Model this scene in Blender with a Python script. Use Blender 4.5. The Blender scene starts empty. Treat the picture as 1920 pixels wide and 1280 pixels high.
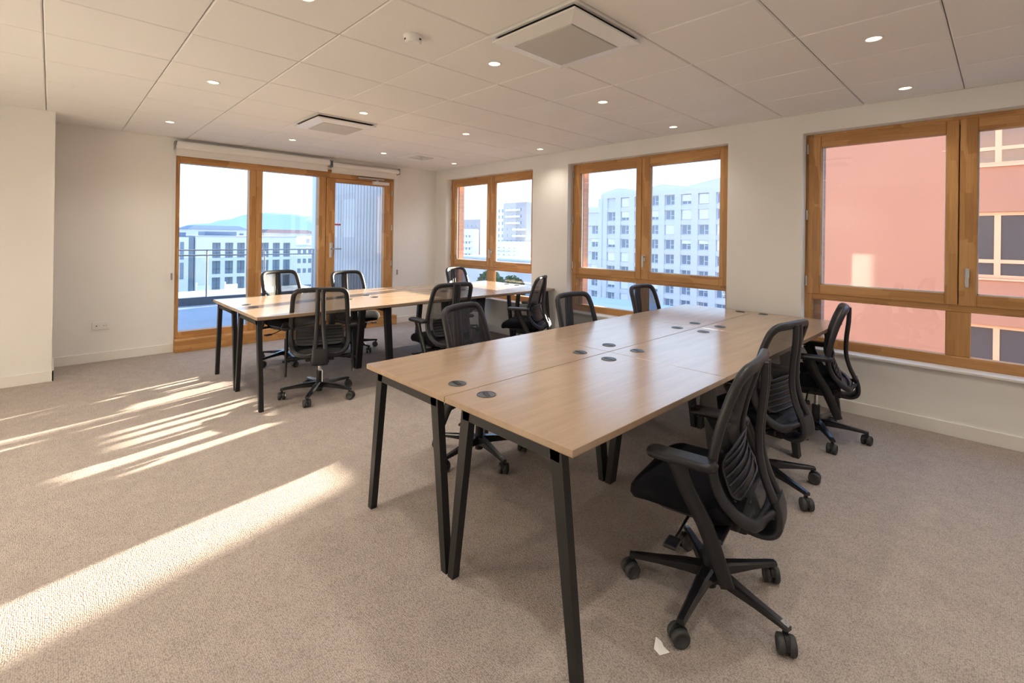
import bpy, bmesh, math, random
from mathutils import Matrix, Vector
random.seed(7)
S = bpy.context.scene
COL = S.collection
PI = math.pi

# ------------------------------------------------------------------ camera
CAM_H, F_PX, CY = 1.4193, 894.35, 443.2
yaw, pitch, roll = math.radians(45.96), math.radians(0.103), math.radians(0.793)
fw = Vector((-math.sin(yaw)*math.cos(pitch), math.cos(yaw)*math.cos(pitch), math.sin(pitch)))
rt = Vector((math.cos(yaw), math.sin(yaw), 0)); up = rt.cross(fw)
r2 = rt*math.cos(roll)+up*math.sin(roll); u2 = -rt*math.sin(roll)+up*math.cos(roll)
cd = bpy.data.cameras.new('camera'); cam = bpy.data.objects.new('camera', cd); COL.objects.link(cam)
cam.matrix_world = Matrix(((r2.x,u2.x,-fw.x,0),(r2.y,u2.y,-fw.y,0),(r2.z,u2.z,-fw.z,CAM_H),(0,0,0,1)))
cd.sensor_width = 36; cd.sensor_fit = 'HORIZONTAL'; cd.lens = 36*F_PX/1920
cd.shift_y = (CY-640)/1920; cd.clip_start = .05; cd.clip_end = 6000
S.camera = cam

# ------------------------------------------------------------------ world, sun, exposure
w = bpy.data.worlds.new('sky'); S.world = w; w.use_nodes = True
nt = w.node_tree; N = nt.nodes; bg = N['Background']
tc = N.new('ShaderNodeTexCoord'); sx = N.new('ShaderNodeSeparateXYZ'); cr = N.new('ShaderNodeValToRGB')
nt.links.new(tc.outputs['Generated'], sx.inputs[0]); nt.links.new(sx.outputs['Z'], cr.inputs[0]); nt.links.new(cr.outputs[0], bg.inputs[0])
e = cr.color_ramp.elements
e[0].position = 0.0; e[0].color = (.84,.92,1,1)
e[1].position = 1.0; e[1].color = (.22,.42,.95,1)
k = e.new(.10); k.color = (.64,.81,1,1)
k = e.new(.35); k.color = (.42,.65,1,1)
bg.inputs[1].default_value = 2.7

SUN_AZ, SUN_EL = math.radians(13.0), math.radians(8.6)     # left of +Y, above the horizon
sd = Vector((-math.sin(SUN_AZ)*math.cos(SUN_EL), math.cos(SUN_AZ)*math.cos(SUN_EL), math.sin(SUN_EL)))
sl = bpy.data.lights.new('sun', 'SUN'); sl.energy = 62; sl.angle = math.radians(.53); sl.color = (1,.86,.67)
sun = bpy.data.objects.new('sun', sl); COL.objects.link(sun)
sun.rotation_euler = sd.to_track_quat('Z','Y').to_euler(); sun.location = sd*40

LAMP_W = 38.0                                              # each ceiling downlight
S.view_settings.view_transform = 'Standard'; S.view_settings.look = 'None'
S.view_settings.gamma = 1; S.view_settings.exposure = 0.0; S.view_settings.use_curve_mapping = False

S.cycles.max_bounces = 7; S.cycles.adaptive_threshold = .025; S.cycles.diffuse_bounces = 4; S.cycles.glossy_bounces = 3; S.cycles.transparent_max_bounces = 12
# ------------------------------------------------------------------ materials
M = {}
def mat(name, col, rough=.5, metal=0, spec=.5, **kw):
    m = bpy.data.materials.new(name); m.use_nodes = True
    b = m.node_tree.nodes['Principled BSDF']
    b.inputs['Base Color'].default_value = (*col,1); b.inputs['Roughness'].default_value = rough
    b.inputs['Metallic'].default_value = metal; b.inputs['Specular IOR Level'].default_value = spec
    for k_, v in kw.items(): b.inputs[k_].default_value = v
    M[name] = m; return m
def nodes(m): return m.node_tree.nodes, m.node_tree.links, m.node_tree.nodes['Principled BSDF']
def coords(m, scale, rot=(0,0,0), kind='Object'):
    n, l, b = nodes(m); t = n.new('ShaderNodeTexCoord'); mp = n.new('ShaderNodeMapping')
    mp.inputs['Scale'].default_value = scale; mp.inputs['Rotation'].default_value = rot
    l.new(t.outputs[kind], mp.inputs[0]); return mp.outputs[0]
def noise(m, vec, scale, detail=3, rough=.5):
    n, l, b = nodes(m); t = n.new('ShaderNodeTexNoise'); t.inputs['Scale'].default_value = scale
    t.inputs['Detail'].default_value = detail; t.inputs['Roughness'].default_value = rough
    l.new(vec, t.inputs['Vector']); return t
def ramp(m, fac, stops):
    n, l, b = nodes(m); r = n.new('ShaderNodeValToRGB'); l.new(fac, r.inputs[0])
    el = r.color_ramp.elements
    el[0].position, el[0].color = stops[0][0], (*stops[0][1],1); el[1].position, el[1].color = stops[-1][0], (*stops[-1][1],1)
    for p, c in stops[1:-1]:
        q = el.new(p); q.color = (*c,1)
    return r.outputs[0]
def mixc(m, a, b_, fac, mode='MULTIPLY'):
    n, l, b = nodes(m); x = n.new('ShaderNodeMix'); x.data_type = 'RGBA'; x.blend_type = mode
    if isinstance(fac,(int,float)): x.inputs[0].default_value = fac
    else: l.new(fac, x.inputs[0])
    l.new(a, x.inputs[6]); l.new(b_, x.inputs[7]); return x.outputs[2]
def bump(m, h, strength, dist):
    n, l, b = nodes(m); t = n.new('ShaderNodeBump'); t.inputs['Strength'].default_value = strength; t.inputs['Distance'].default_value = dist
    l.new(h, t.inputs['Height']); l.new(t.outputs[0], b.inputs['Normal'])

def plaster(name, col):
    m = mat(name, col, .75, spec=.25); n, l, b = nodes(m)
    v = coords(m,(1,1,1)); t = noise(m, v, 260, 2); bump(m, t.outputs[0], .06, .002)
    t2 = noise(m, v, 1.2, 2); l.new(ramp(m, t2.outputs[0], [(.3,tuple(c*.97 for c in col)),(.7,col)]), b.inputs['Base Color'])
plaster('wall_paint', (.83,.81,.78)); plaster('ceiling_tile', (.82,.80,.775)); mat('ceiling_grid', (.76,.74,.71), .6)
mat('trim_white', (.80,.77,.73), .45)
# carpet: woven loops
m = mat('carpet', (.4,.3,.24), .95, spec=.1); n, l, b = nodes(m)
v = coords(m,(1,1,1)); vo = n.new('ShaderNodeTexVoronoi'); vo.inputs['Scale'].default_value = 170; vo.inputs['Randomness'].default_value = .62; l.new(v, vo.inputs['Vector'])
big = noise(m, v, 9, 4, .7); fine = noise(m, v, 260, 2)
base = ramp(m, vo.outputs['Distance'], [(.0,(.55,.475,.43)),(.45,(.47,.405,.365)),(.80,(.30,.255,.228))])
spk = ramp(m, fine.outputs[0], [(.34,(.78,.77,.76)),(.52,(1,1,1))])
patch = ramp(m, big.outputs[0], [(.3,(.86,.86,.87)),(.7,(1.0,1.0,1.0))])
l.new(mixc(m, mixc(m, base, spk, .8), patch, 1.0), b.inputs['Base Color'])
inv = n.new('ShaderNodeMath'); inv.operation = 'SUBTRACT'; inv.inputs[0].default_value = 1; l.new(vo.outputs['Distance'], inv.inputs[1])
add = n.new('ShaderNodeMath'); add.operation = 'MULTIPLY_ADD'; add.inputs[1].default_value = .6; l.new(fine.outputs[0], add.inputs[0]); l.new(inv.outputs[0], add.inputs[2])
bump(m, add.outputs[0], .9, .004)
# laminate desk tops, grain along y
m = mat('desk_oak', (.6,.44,.3), .22, spec=1.0); n, l, b = nodes(m)
v = coords(m,(5,.45,5)); g = noise(m, v, 3.2, 5, .6); g2 = noise(m, coords(m,(60,1.5,60)), 3, 3)
c1 = ramp(m, g.outputs[0], [(.25,(.34,.235,.155)),(.5,(.385,.27,.18)),(.75,(.42,.305,.21))])
l.new(mixc(m, c1, ramp(m, g2.outputs[0], [(.3,(.90,.89,.88)),(.6,(1,1,1))]), .8), b.inputs['Base Color'])
mat('desk_edge', (.50,.34,.20), .45)
# window wood: finger-jointed blocks, two grain directions
def joinery(name, horiz):
    m = mat(name, (.5,.27,.1), .42, spec=.4); n, l, b = nodes(m)
    sc = (1/.34,1/.3,1/.047) if horiz else (1/.047,1/.3,1/.34)
    if horiz == 2: sc = (1/.3,1/.34,1/.047)
    if horiz == 3: sc = (1/.3,1/.047,1/.34)
    vo = n.new('ShaderNodeTexVoronoi'); vo.distance = 'CHEBYCHEV'; vo.inputs['Scale'].default_value = 1; vo.inputs['Randomness'].default_value = .55
    l.new(coords(m, sc), vo.inputs['Vector'])
    sp = n.new('ShaderNodeSeparateColor'); l.new(vo.outputs['Color'], sp.inputs[0])
    blk = ramp(m, sp.outputs[0], [(.0,(.40,.195,.066)),(.5,(.51,.265,.095)),(1,(.59,.325,.13))])
    gs = {1:(1.5,30,40), 0:(40,30,1.5), 2:(30,1.5,40), 3:(30,40,1.5)}[horiz]
    g = noise(m, coords(m, gs), 2.5, 4, .6)
    l.new(mixc(m, blk, ramp(m, g.outputs[0], [(.3,(.78,.74,.70)),(.65,(1,1,1))]), .9), b.inputs['Base Color'])
joinery('larch_h',1); joinery('larch_v',0); joinery('larch_h_door',2); joinery('larch_v_door',3)
# glass
def glass(name, tint=(1,1,1), refl=1.0):
    m = bpy.data.materials.new(name); m.use_nodes = True; n = m.node_tree.nodes; l = m.node_tree.links
    n.clear(); o = n.new('ShaderNodeOutputMaterial'); tr = n.new('ShaderNodeBsdfTransparent'); gl = n.new('ShaderNodeBsdfGlossy')
    tr.inputs[0].default_value = (*tint,1); gl.inputs['Roughness'].default_value = .0
    fr = n.new('ShaderNodeFresnel'); ge = n.new('ShaderNodeNewGeometry'); ma = n.new('ShaderNodeMath'); ma.operation = 'MULTIPLY_ADD'
    ma.inputs[1].default_value = 1/1.5-1.5; ma.inputs[2].default_value = 1.5      # the pane does not bend rays, so its far face is treated like its near one
    l.new(ge.outputs['Backfacing'], ma.inputs[0]); l.new(ma.outputs[0], fr.inputs[0]); mx = n.new('ShaderNodeMixShader')
    l.new(fr.outputs[0], mx.inputs[0]); l.new(tr.outputs[0], mx.inputs[1]); l.new(gl.outputs[0], mx.inputs[2]); l.new(mx.outputs[0], o.inputs[0]); M[name] = m
glass('window_glass', (.97,.985,.98)); glass('rail_glass', (.93,.97,.97))
mat('black_metal', (.011,.011,.012), .42, spec=.4); mat('black_plastic', (.010,.010,.012), .40, spec=.35)
mat('dark_grey_plastic', (.017,.017,.020), .42, spec=.4); mat('polished_black', (.012,.012,.014), .2, spec=.6)
mat('fabric_black', (.006,.006,.008), .9, spec=.1)
m = M['fabric_black']; bump(m, noise(m, coords(m,(1,1,1)), 600, 2).outputs[0], .3, .001)
mat('chrome', (.7,.7,.7), .15, 1); mat('steel', (.55,.55,.54), .3, 1); mat('rubber', (.03,.03,.03), .6)
mat('white_plastic', (.80,.79,.77), .35); mat('blind_fabric', (.80,.77,.74), .8); mat('grey_plastic', (.25,.25,.26), .5)
mat('grommet', (.06,.065,.07), .35); mat('hole', (.01,.01,.01), .9); mat('speaker_grille', (.50,.48,.45), .7)
mat('sticker_red', (.55,.06,.03), .5); mat('paper', (.85,.84,.82), .8)
m = bpy.data.materials.new('chair_mesh'); m.use_nodes = True; n = m.node_tree.nodes; l = m.node_tree.links
b = n['Principled BSDF']; b.inputs['Base Color'].default_value = (.012,.012,.014,1); b.inputs['Roughness'].default_value = .6
tr = n.new('ShaderNodeBsdfTransparent'); mx = n.new('ShaderNodeMixShader'); mx.inputs[0].default_value = .74
l.new(tr.outputs[0], mx.inputs[1]); l.new(b.outputs[0], mx.inputs[2]); l.new(mx.outputs[0], n['Material Output'].inputs[0]); M['chair_mesh'] = m
m = mat('lamp_glow', (1,.9,.75), .5); m.node_tree.nodes['Principled BSDF'].inputs['Emission Color'].default_value = (1,.80,.50,1)
m.node_tree.nodes['Principled BSDF'].inputs['Emission Strength'].default_value = 9
# outside
m = mat('brick', (.45,.2,.13), .85); n, l, b = nodes(m)
bt = n.new('ShaderNodeTexBrick'); bt.inputs['Scale'].default_value = 1; bt.inputs['Brick Width'].default_value = .22; bt.inputs['Row Height'].default_value = .065; bt.inputs['Mortar Size'].default_value = .008
bt.inputs['Color1'].default_value = (.56,.32,.23,1); bt.inputs['Color2'].default_value = (.50,.28,.20,1); bt.inputs['Mortar'].default_value = (.50,.36,.29,1)
cx = n.new('ShaderNodeTexCoord'); sp = n.new('ShaderNodeSeparateXYZ'); cb = n.new('ShaderNodeCombineXYZ'); ad = n.new('ShaderNodeMath'); ad.operation = 'ADD'
l.new(cx.outputs['Object'], sp.inputs[0]); l.new(sp.outputs[0], ad.inputs[0]); l.new(sp.outputs[1], ad.inputs[1]); l.new(ad.outputs[0], cb.inputs[0]); l.new(sp.outputs[2], cb.inputs[1]); l.new(cb.outputs[0], bt.inputs[0]); l.new(bt.outputs[0], b.inputs['Base Color'])
def weathered(name, c0, c1, scale=(8,8,.6)):
    m = mat(name, c1, .8, spec=.2); n, l, b = nodes(m); g = noise(m, coords(m, scale), 3, 5, .65)
    l.new(ramp(m, g.outputs[0], [(.3,c0),(.6,c1)]), b.inputs['Base Color'])
weathered('grey_larch', (.58,.53,.49), (.74,.68,.63), (3,3,.5))
def concrete(name, col, sc=.6, d=.9):
    m = mat(name, col, .85, spec=.2); n, l, b = nodes(m); g = noise(m, coords(m,(1,1,1)), sc, 5, .6)
    l.new(ramp(m, g.outputs[0], [(.3,tuple(c*d for c in col)),(.7,col)]), b.inputs['Base Color'])
concrete('terrace_slab', (.50,.52,.55), 2.5); concrete('pink_render', (.49,.29,.21), .5, .95); concrete('grey_render', (.74,.76,.80), .2, .96)
concrete('white_render', (.86,.86,.86), .2, .97); concrete('asphalt', (.24,.26,.29), .06, .6); concrete('pale_roof', (.62,.64,.68), .2); concrete('tower_brick', (.52,.49,.50), .2, .92)
mat('roof_dark', (.16,.22,.30), .6); mat('roof_red', (.26,.17,.16), .8); mat('balcony_red', (.55,.13,.10), .7); mat('shutter_white', (.88,.88,.88), .6)
mat('far_frame', (.82,.82,.82), .5); mat('far_glass', (.22,.29,.36), .1, spec=.8); mat('pink_glass', (.10,.105,.115), .12, spec=.7); mat('pink_frame', (.86,.55,.36), .5)
concrete('haze_tinted_hillside', (.66,.75,.86), .004, .85); mat('twigs', (.42,.32,.24), .9); mat('evergreen', (.10,.14,.07), .9); mat('dark_metal_ext', (.14,.15,.16), .5); mat('flag_blue', (.45,.55,.75), .7)  # hill colour has the distance haze painted in as pale blue
mat('car_white', (.75,.76,.78), .25); mat('car_dark', (.06,.08,.12), .25)

# ------------------------------------------------------------------ mesh helpers
def lab(o, label=None, cat=None, group=None, kind=None):
    if label: o['label'] = label
    if cat: o['category'] = cat
    if group: o['group'] = group
    if kind: o['kind'] = kind
    return o
def link(name, data, parent=None, loc=(0,0,0), rot=(0,0,0)):
    o = bpy.data.objects.new(name, data); COL.objects.link(o); o.location = loc; o.rotation_euler = rot
    if parent: o.parent = parent
    return o
def empty(name, loc, rz=0):
    o = link(name, None, None, loc, (0,0,rz)); o.empty_display_size = .1; return o
class MB:
    """collects shapes into one mesh; off is subtracted so that the mesh sits in its parent's frame"""
    def __init__(s, off=(0,0,0)): s.v = []; s.f = []; s.mi = []; s.sm = []; s.off = Vector(off); s.mats = []
    def mid(s, m):
        if m not in s.mats: s.mats.append(m)
        return s.mats.index(m)
    def add(s, vs, fs, m, smooth=False):
        o = len(s.v); s.v += [tuple(Vector(p)-s.off) for p in vs]; k_ = s.mid(m)
        for f in fs: s.f.append([i+o for i in f]); s.mi.append(k_); s.sm.append(smooth)
        return s
    def box(s, x0,x1,y0,y1,z0,z1, m, b=0, seg=1):
        if x0 > x1: x0, x1 = x1, x0
        if y0 > y1: y0, y1 = y1, y0
        if z0 > z1: z0, z1 = z1, z0
        bm = bmesh.new(); bmesh.ops.create_cube(bm, size=1)
        for p in bm.verts: p.co = Vector(((x0+x1)/2+p.co.x*(x1-x0), (y0+y1)/2+p.co.y*(y1-y0), (z0+z1)/2+p.co.z*(z1-z0)))
        if b: bmesh.ops.bevel(bm, geom=list(bm.edges), offset=b, segments=seg, profile=.5, affect='EDGES')
        bm.verts.index_update(); s.add([p.co.copy() for p in bm.verts], [[q.index for q in f.verts] for f in bm.faces], m); bm.free(); return s
    def prism(s, pts, a, b_, m):       # pts: bottom quad corner list and top list already 3D
        n_ = len(pts[0]); vs = list(pts[0])+list(pts[1])
        fs = [list(range(n_))[::-1], list(range(n_,2*n_))]+[[i,(i+1)%n_,n_+(i+1)%n_,n_+i] for i in range(n_)]
        return s.add(vs, fs, m)
    def loft(s, rings, m, smooth=True, cap=True, closed=False):
        n_ = len(rings[0]); vs = [p for r in rings for p in r]; fs = []
        R_ = len(rings)
        for j in range(R_ if closed else R_-1):
            for i in range(n_):
                fs.append([j*n_+i, j*n_+(i+1)%n_, ((j+1)%R_)*n_+(i+1)%n_, ((j+1)%R_)*n_+i])
        s.add(vs, fs, m, smooth)
        if cap and not closed:
            s.add(rings[0], [list(range(n_))[::-1]], m); s.add(rings[-1], [list(range(n_))], m)
        return s
    def cyl(s, p0, p1, r0, m, r1=None, n=14, smooth=True):
        p0, p1 = Vector(p0), Vector(p1); r1 = r0 if r1 is None else r1
        t = (p1-p0).normalized(); a = t.orthogonal().normalized(); b_ = t.cross(a)
        ring = lambda p, r: [p+a*math.cos(2*PI*i/n)*r+b_*math.sin(2*PI*i/n)*r for i in range(n)]
        return s.loft([ring(p0,r0), ring(p1,r1)], m, smooth)
    def sweep(s, path, wd, m, ref, closed=False, n=10, pw=2.6):
        """wd: list of (half size along ref, half size across) per point, or one pair"""
        P = [Vector(p) for p in path]; k_ = len(P); rings = []
        for i in range(k_):
            a = P[(i-1)%k_] if (closed or i > 0) else P[i]; c = P[(i+1)%k_] if (closed or i < k_-1) else P[i]
            t = (c-a).normalized(); rf = Vector(ref); nn = (rf-t*rf.dot(t)).normalized(); bb = t.cross(nn)
            h1, h2 = wd[i] if isinstance(wd, list) else wd
            rg = []
            for q in range(n):
                an = 2*PI*q/n; cs, sn = math.cos(an), math.sin(an)
                rg.append(P[i]+nn*h1*math.copysign(abs(cs)**(2/pw),cs)+bb*h2*math.copysign(abs(sn)**(2/pw),sn))
            rings.append(rg)
        return s.loft(rings, m, True, True, closed)
    def grid(s, rows, m, smooth=True):
        n_ = len(rows[0]); vs = [p for r in rows for p in r]
        return s.add(vs, [[j*n_+i, j*n_+i+1, (j+1)*n_+i+1, (j+1)*n_+i] for j in range(len(rows)-1) for i in range(n_-1)], m, smooth)
    def mesh(s, name):
        me = bpy.data.meshes.new(name); me.from_pydata(s.v, [], s.f)
        for mm in s.mats: me.materials.append(M[mm])
        me.polygons.foreach_set('material_index', s.mi); me.polygons.foreach_set('use_smooth', s.sm); me.update()
        bm = bmesh.new(); bm.from_mesh(me); bmesh.ops.recalc_face_normals(bm, faces=bm.faces); bm.to_mesh(me); bm.free()
        return me
    def build(s, name, parent=None, loc=(0,0,0), rot=(0,0,0)): return link(name, s.mesh(name), parent, loc, rot)
def cr_spline(pts, closed=False, k=4):
    P = [Vector(p) for p in pts]; n_ = len(P); out = []
    for i in range(n_ if closed else n_-1):
        g = lambda j: P[j%n_] if closed else P[min(max(j,0),n_-1)]
        a,b_,c,d = g(i-1),g(i),g(i+1),g(i+2)
        for q in range(k):
            t = q/k; out.append(.5*((2*b_)+(c-a)*t+(2*a-5*b_+4*c-d)*t*t+(-a+3*b_-3*c+d)*t**3))
    if not closed: out.append(P[-1])
    return out
def rrect(x0,x1,y0,y1,r,n=5):
    out = []
    for cx_,cy_,a0 in ((x1-r,y1-r,0),(x0+r,y1-r,90),(x0+r,y0+r,180),(x1-r,y0+r,270)):
        for i in range(n+1):
            a = math.radians(a0+90*i/n); out.append((cx_+r*math.cos(a), cy_+r*math.sin(a)))
    return out

# ------------------------------------------------------------------ room shell
XD, YW, ZC = -6.882, 4.797, 2.546
XR, YB = 3.4, -2.0                     # unseen right and back walls
COLX, COLY = -6.262, .021
WX = [(-6.571,-4.560),(-3.935,-1.909),(-1.257,.770)]       # window openings
WZ0, WZ1 = .470, 2.376
DY0, DY1, DZ1 = 1.066, 3.985, 2.375                         # door-wall opening
MB().box(XD-.4,XR+.2,YB-.2,YW+.1,-.2,0,'carpet').build('floor')
lab(bpy.data.objects['floor'], 'beige loop-pile carpet covering the office floor', kind='structure')
b_ = MB(); xs = [XD-.4]+[c for p in WX for c in p]+[XR+.2]
for i in range(0,len(xs),2): b_.box(xs[i],xs[i+1],YW,YW+.17,0,ZC+.1,'wall_paint')
for x0,x1 in WX: b_.box(x0,x1,YW,YW+.17,0,WZ0,'wall_paint'); b_.box(x0,x1,YW,YW+.17,WZ1,ZC+.1,'wall_paint')
lab(b_.build('wall_window'), 'white painted wall with the three timber windows', kind='structure')
b_ = MB(); b_.box(XD-.34,XD,COLY-1.2,DY0,0,ZC+.1,'wall_paint'); b_.box(XD-.34,XD,DY1,YW,0,ZC+.1,'wall_paint'); b_.box(XD-.34,XD,DY0,DY1,DZ1,ZC+.1,'wall_paint')
lab(b_.build('wall_door'), 'white painted wall around the glazed balcony door', kind='structure')
lab(MB().box(XD-.34,COLX,YB-.2,COLY,0,ZC+.1,'wall_paint').build('wall_projection'), 'projecting white wall corner left of the balcony glazing', kind='structure')
lab(MB().box(XR,XR+.2,YB-.2,YW,0,ZC+.1,'wall_paint').build('wall_right'), 'plain white wall on the right side of the room', kind='structure')
lab(MB().box(COLX,XR,YB-.2,YB,0,ZC+.1,'wall_paint').build('wall_back'), 'plain white wall behind the viewer', kind='structure')
# baseboards
def baseboard(name, *bx):
    b_ = MB()
    for q in bx: b_.box(*q,0,.1,'trim_white',.002)
    lab(b_.build(name), 'white painted baseboard', kind='structure')
baseboard('baseboard_window', (XD,XR,YW-.014,YW)); baseboard('baseboard_door', (XD,XD+.014,COLY,DY0-.004), (XD,XD+.014,DY1+.03,YW-.014))
baseboard('baseboard_projection', (COLX,COLX+.014,YB,COLY+.014), (XD+.014,COLX+.014,COLY,COLY+.014))
# ceiling: backing, tiles each a piece of it
cl = MB().box(XD-.4,XR+.2,YB-.2,YW+.1,ZC+.02,ZC+.12,'ceiling_grid').build('ceiling'); lab(cl, 'suspended ceiling of square white tiles', kind='structure')
GX, GY, G = -.215, 4.158, .6
def tile_mesh(x0,x1,y0,y1):
    g = .0025; b_ = MB(((x0+x1)/2,(y0+y1)/2,ZC)); c = .006
    top = [(x0+g,y0+g,ZC+.02),(x1-g,y0+g,ZC+.02),(x1-g,y1-g,ZC+.02),(x0+g,y1-g,ZC+.02)]
    midr = [(p[0],p[1],ZC+c) for p in top]; g2 = g+c
    bot = [(x0+g2,y0+g2,ZC),(x1-g2,y0+g2,ZC),(x1-g2,y1-g2,ZC),(x0+g2,y1-g2,ZC)]
    return b_.loft([top,midr,bot],'ceiling_tile',False).mesh('ceiling_tile')
full = None
gx = [GX+G*i for i in range(-12,8)]; gy = [GY+G*i for i in range(-14,3)]
AC = [(-1.715,2.058),(-4.715,2.058)]
for xa in gx:
    for ya in gy:
        x0,x1 = max(xa,XD if ya > COLY-.3 else COLX),min(xa+G,XR); y0,y1 = max(ya,YB),min(ya+G,YW)
        if x1-x0 < .03 or y1-y0 < .03: continue
        if any(abs((x0+x1)/2-a) < .1 and abs((y0+y1)/2-c) < .1 for a,c in AC): continue
        isf = abs(x1-x0-G) < 1e-6 and abs(y1-y0-G) < 1e-6
        if isf:
            if full is None: full = tile_mesh(0,G,0,G)
            me = full
        else: me = tile_mesh(x0,x1,y0,y1)
        link('ceiling_tile', me, cl, ((x0+x1)/2,(y0+y1)/2,ZC))

# ------------------------------------------------------------------ windows in the long wall
def bevbox(b_, x0,x1,y0,y1,z0,z1,m): b_.box(x0,x1,y0,y1,z0,z1,m,.004)
def ring_frame(b_, x0,x1,z0,z1,wl,wr,wb,wt,y0,y1,mv='larch_v',mh='larch_h'):
    bevbox(b_,x0,x0+wl,y0,y1,z0,z1,mv); bevbox(b_,x1-wr,x1,y0,y1,z0,z1,mv)
    bevbox(b_,x0+wl,x1-wr,y0,y1,z0,z0+wb,mh); bevbox(b_,x0+wl,x1-wr,y0,y1,z1-wt,z1,mh)
def handle_mesh():
    b_ = MB(); b_.box(-.014,.014,-.008,0,-.035,.035,'steel',.005,2); b_.cyl((0,-.006,.018),(0,-.045,.018),.010,'steel'); b_.box(-.010,.010,-.056,-.036,-.105,.030,'steel',.006,2); return b_.mesh('handle')
HM = handle_mesh()
hb = MB(); hb.cyl((0,0,-.04),(0,0,.04),.009,'steel',n=8); hb.cyl((0,0,-.045),(0,0,-.04),.011,'steel',n=8); HGM = hb.mesh('hinge')
FY = YW+.1                                                   # room-side plane of the sashes
wl = ['tall timber window nearest the room corner, pale towers beyond', 'middle timber window looking onto a grey apartment block', 'timber window at the right looking onto a salmon-pink wall']
for i,(x0,x1) in enumerate(WX):
    root = empty('window_%d'%(i+1), ((x0+x1)/2,FY,WZ0)); lab(root, wl[i], kind='structure'); of = root.location.copy()
    fr = MB(of); ring_frame(fr,x0,x1,WZ0+.0205,WZ1,.055,.055,.0795,.05,FY+.012,FY+.085)
    xm = (x0+x1)/2
    bevbox(fr,x0+.055,x1-.055,FY+.012,FY+.085,.905,.965,'larch_h'); bevbox(fr,xm-.07,xm+.07,FY+.014,FY+.083,WZ0+.10,.905,'larch_v')
    bevbox(fr,xm-.035,xm+.035,FY+.0715,FY+.085,.966,WZ1-.051,'black_plastic')
    fr.build('frame', root)
    for s_,(a,c) in enumerate(((x0+.018,xm-.003),(xm+.003,x1-.018))):
        sb = MB(of); z0,z1 = .955,2.352
        lw,rw = (.10,.072) if s_ == 0 else (.098,.10)
        ring_frame(sb,a,c,z0,z1,lw,rw,.085,.10,FY,FY+.07); so = sb.build('sash', root)
        MB(of).box(a+lw-.006,c-rw+.006,FY+.034,FY+.042,z0+.08,z1-.095,'window_glass').build('glass_pane', so)
        bd = MB(of)                                          # pale spacer and gasket line round the pane
        for q in ((a+lw-.004,a+lw+.006,z0+.085,z1-.10),(c-rw-.006,c-rw+.004,z0+.085,z1-.10)): bd.box(q[0],q[1],FY+.044,FY+.06,q[2],q[3],'trim_white')
        bd.box(a+lw,c-rw,FY+.044,FY+.06,z0+.08,z0+.092,'trim_white'); bd.build('glazing_bead', so)
        for zz in (1.07,1.66,2.25): link('hinge', HGM, so, (a-.004-of.x if s_ == 0 else c+.004-of.x, -.004, zz-of.z))
        if s_ == 1: link('handle', HM, so, (a+.045-of.x, 0, 1.2-of.z))
    for a,c in ((x0+.055,xm-.07),(xm+.07,x1-.055)):
        MB(of).box(a-.004,c+.004,FY+.05,FY+.058,WZ0+.096,.909,'window_glass').build('glass_pane', root)
    sl_ = MB(of); sl_.box(x0+.001,x1-.001,YW-.03,FY+.02,WZ0+.001,WZ0+.020,'trim_white',.003); sl_.build('window_sill', root)
# brick outer leaf of this building (its sunlit face also lights the wall across the yard)
b_ = MB(); ys0,ys1 = YW+.195,YW+.30
xs = [-7.3]+[c for (a,c_) in WX for c in (a+.11,c_-.02)]+[14]
for i in range(0,len(xs),2): b_.box(xs[i],xs[i+1],ys0,ys1,-3,7,'brick')
for x0,x1 in WX: b_.box(x0+.11,x1-.02,ys0,ys1,-3,WZ0-.02,'brick'); b_.box(x0+.11,x1-.02,ys0,ys1,WZ1+.02,WZ0+3.13,'brick'); b_.box(x0+.11,x1-.02,ys0,ys1,WZ1+3.13,7,'brick')
b_.box(-7.3,14,ys0,ys1,-15,-3,'brick')
lab(b_.build('wall_outer_brick'), 'red brick outer wall seen in the window reveals', kind='structure')
for i,(x0,x1) in enumerate(WX):
    o_ = empty('window_%d'%(i+5), ((x0+x1)/2,FY,WZ0+3.13)); lab(o_, 'outer face of a timber window on the storey above', kind='structure'); of = o_.location.copy(); z_ = 3.13
    q = MB(of); ring_frame(q,x0,x1,WZ0+z_,WZ1+z_,.15,.15,.10,.12,FY,FY+.085); xm = (x0+x1)/2; bevbox(q,xm-.1,xm+.1,FY,FY+.08,WZ0+z_+.1,WZ1+z_-.12,'larch_v'); bevbox(q,x0+.15,x1-.15,FY,FY+.08,z_+.9,z_+1.04,'larch_h'); q.build('frame', o_)
    MB(of).box(x0+.1,x1-.1,FY+.034,FY+.042,WZ0+z_+.05,WZ1+z_-.05,'window_glass').build('glass_pane', o_)
    MB(of).box(x0-.1,x1+.1,FY-.3,FY-.25,WZ0+z_-.1,WZ1+z_+.1,'blind_fabric').build('closed_blind', o_)
b_ = MB()
for a,c in zip([XD-.4]+[q[1] for q in WX], [q[0] for q in WX]+[XR+.2]): b_.box(a,c,YW+.17,ys0,-.3,ZC+.4,'dark_metal_ext')
lab(b_.build('wall_cavity'), 'dark insulation gap between inner and outer wall', kind='structure')
lab(MB().box(XD-.4,XR+.3,YB-.4,ys0,ZC+.2,ZC+.5,'terrace_slab').build('roof_slab'), 'concrete slab above the suspended ceiling', kind='structure')

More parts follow.
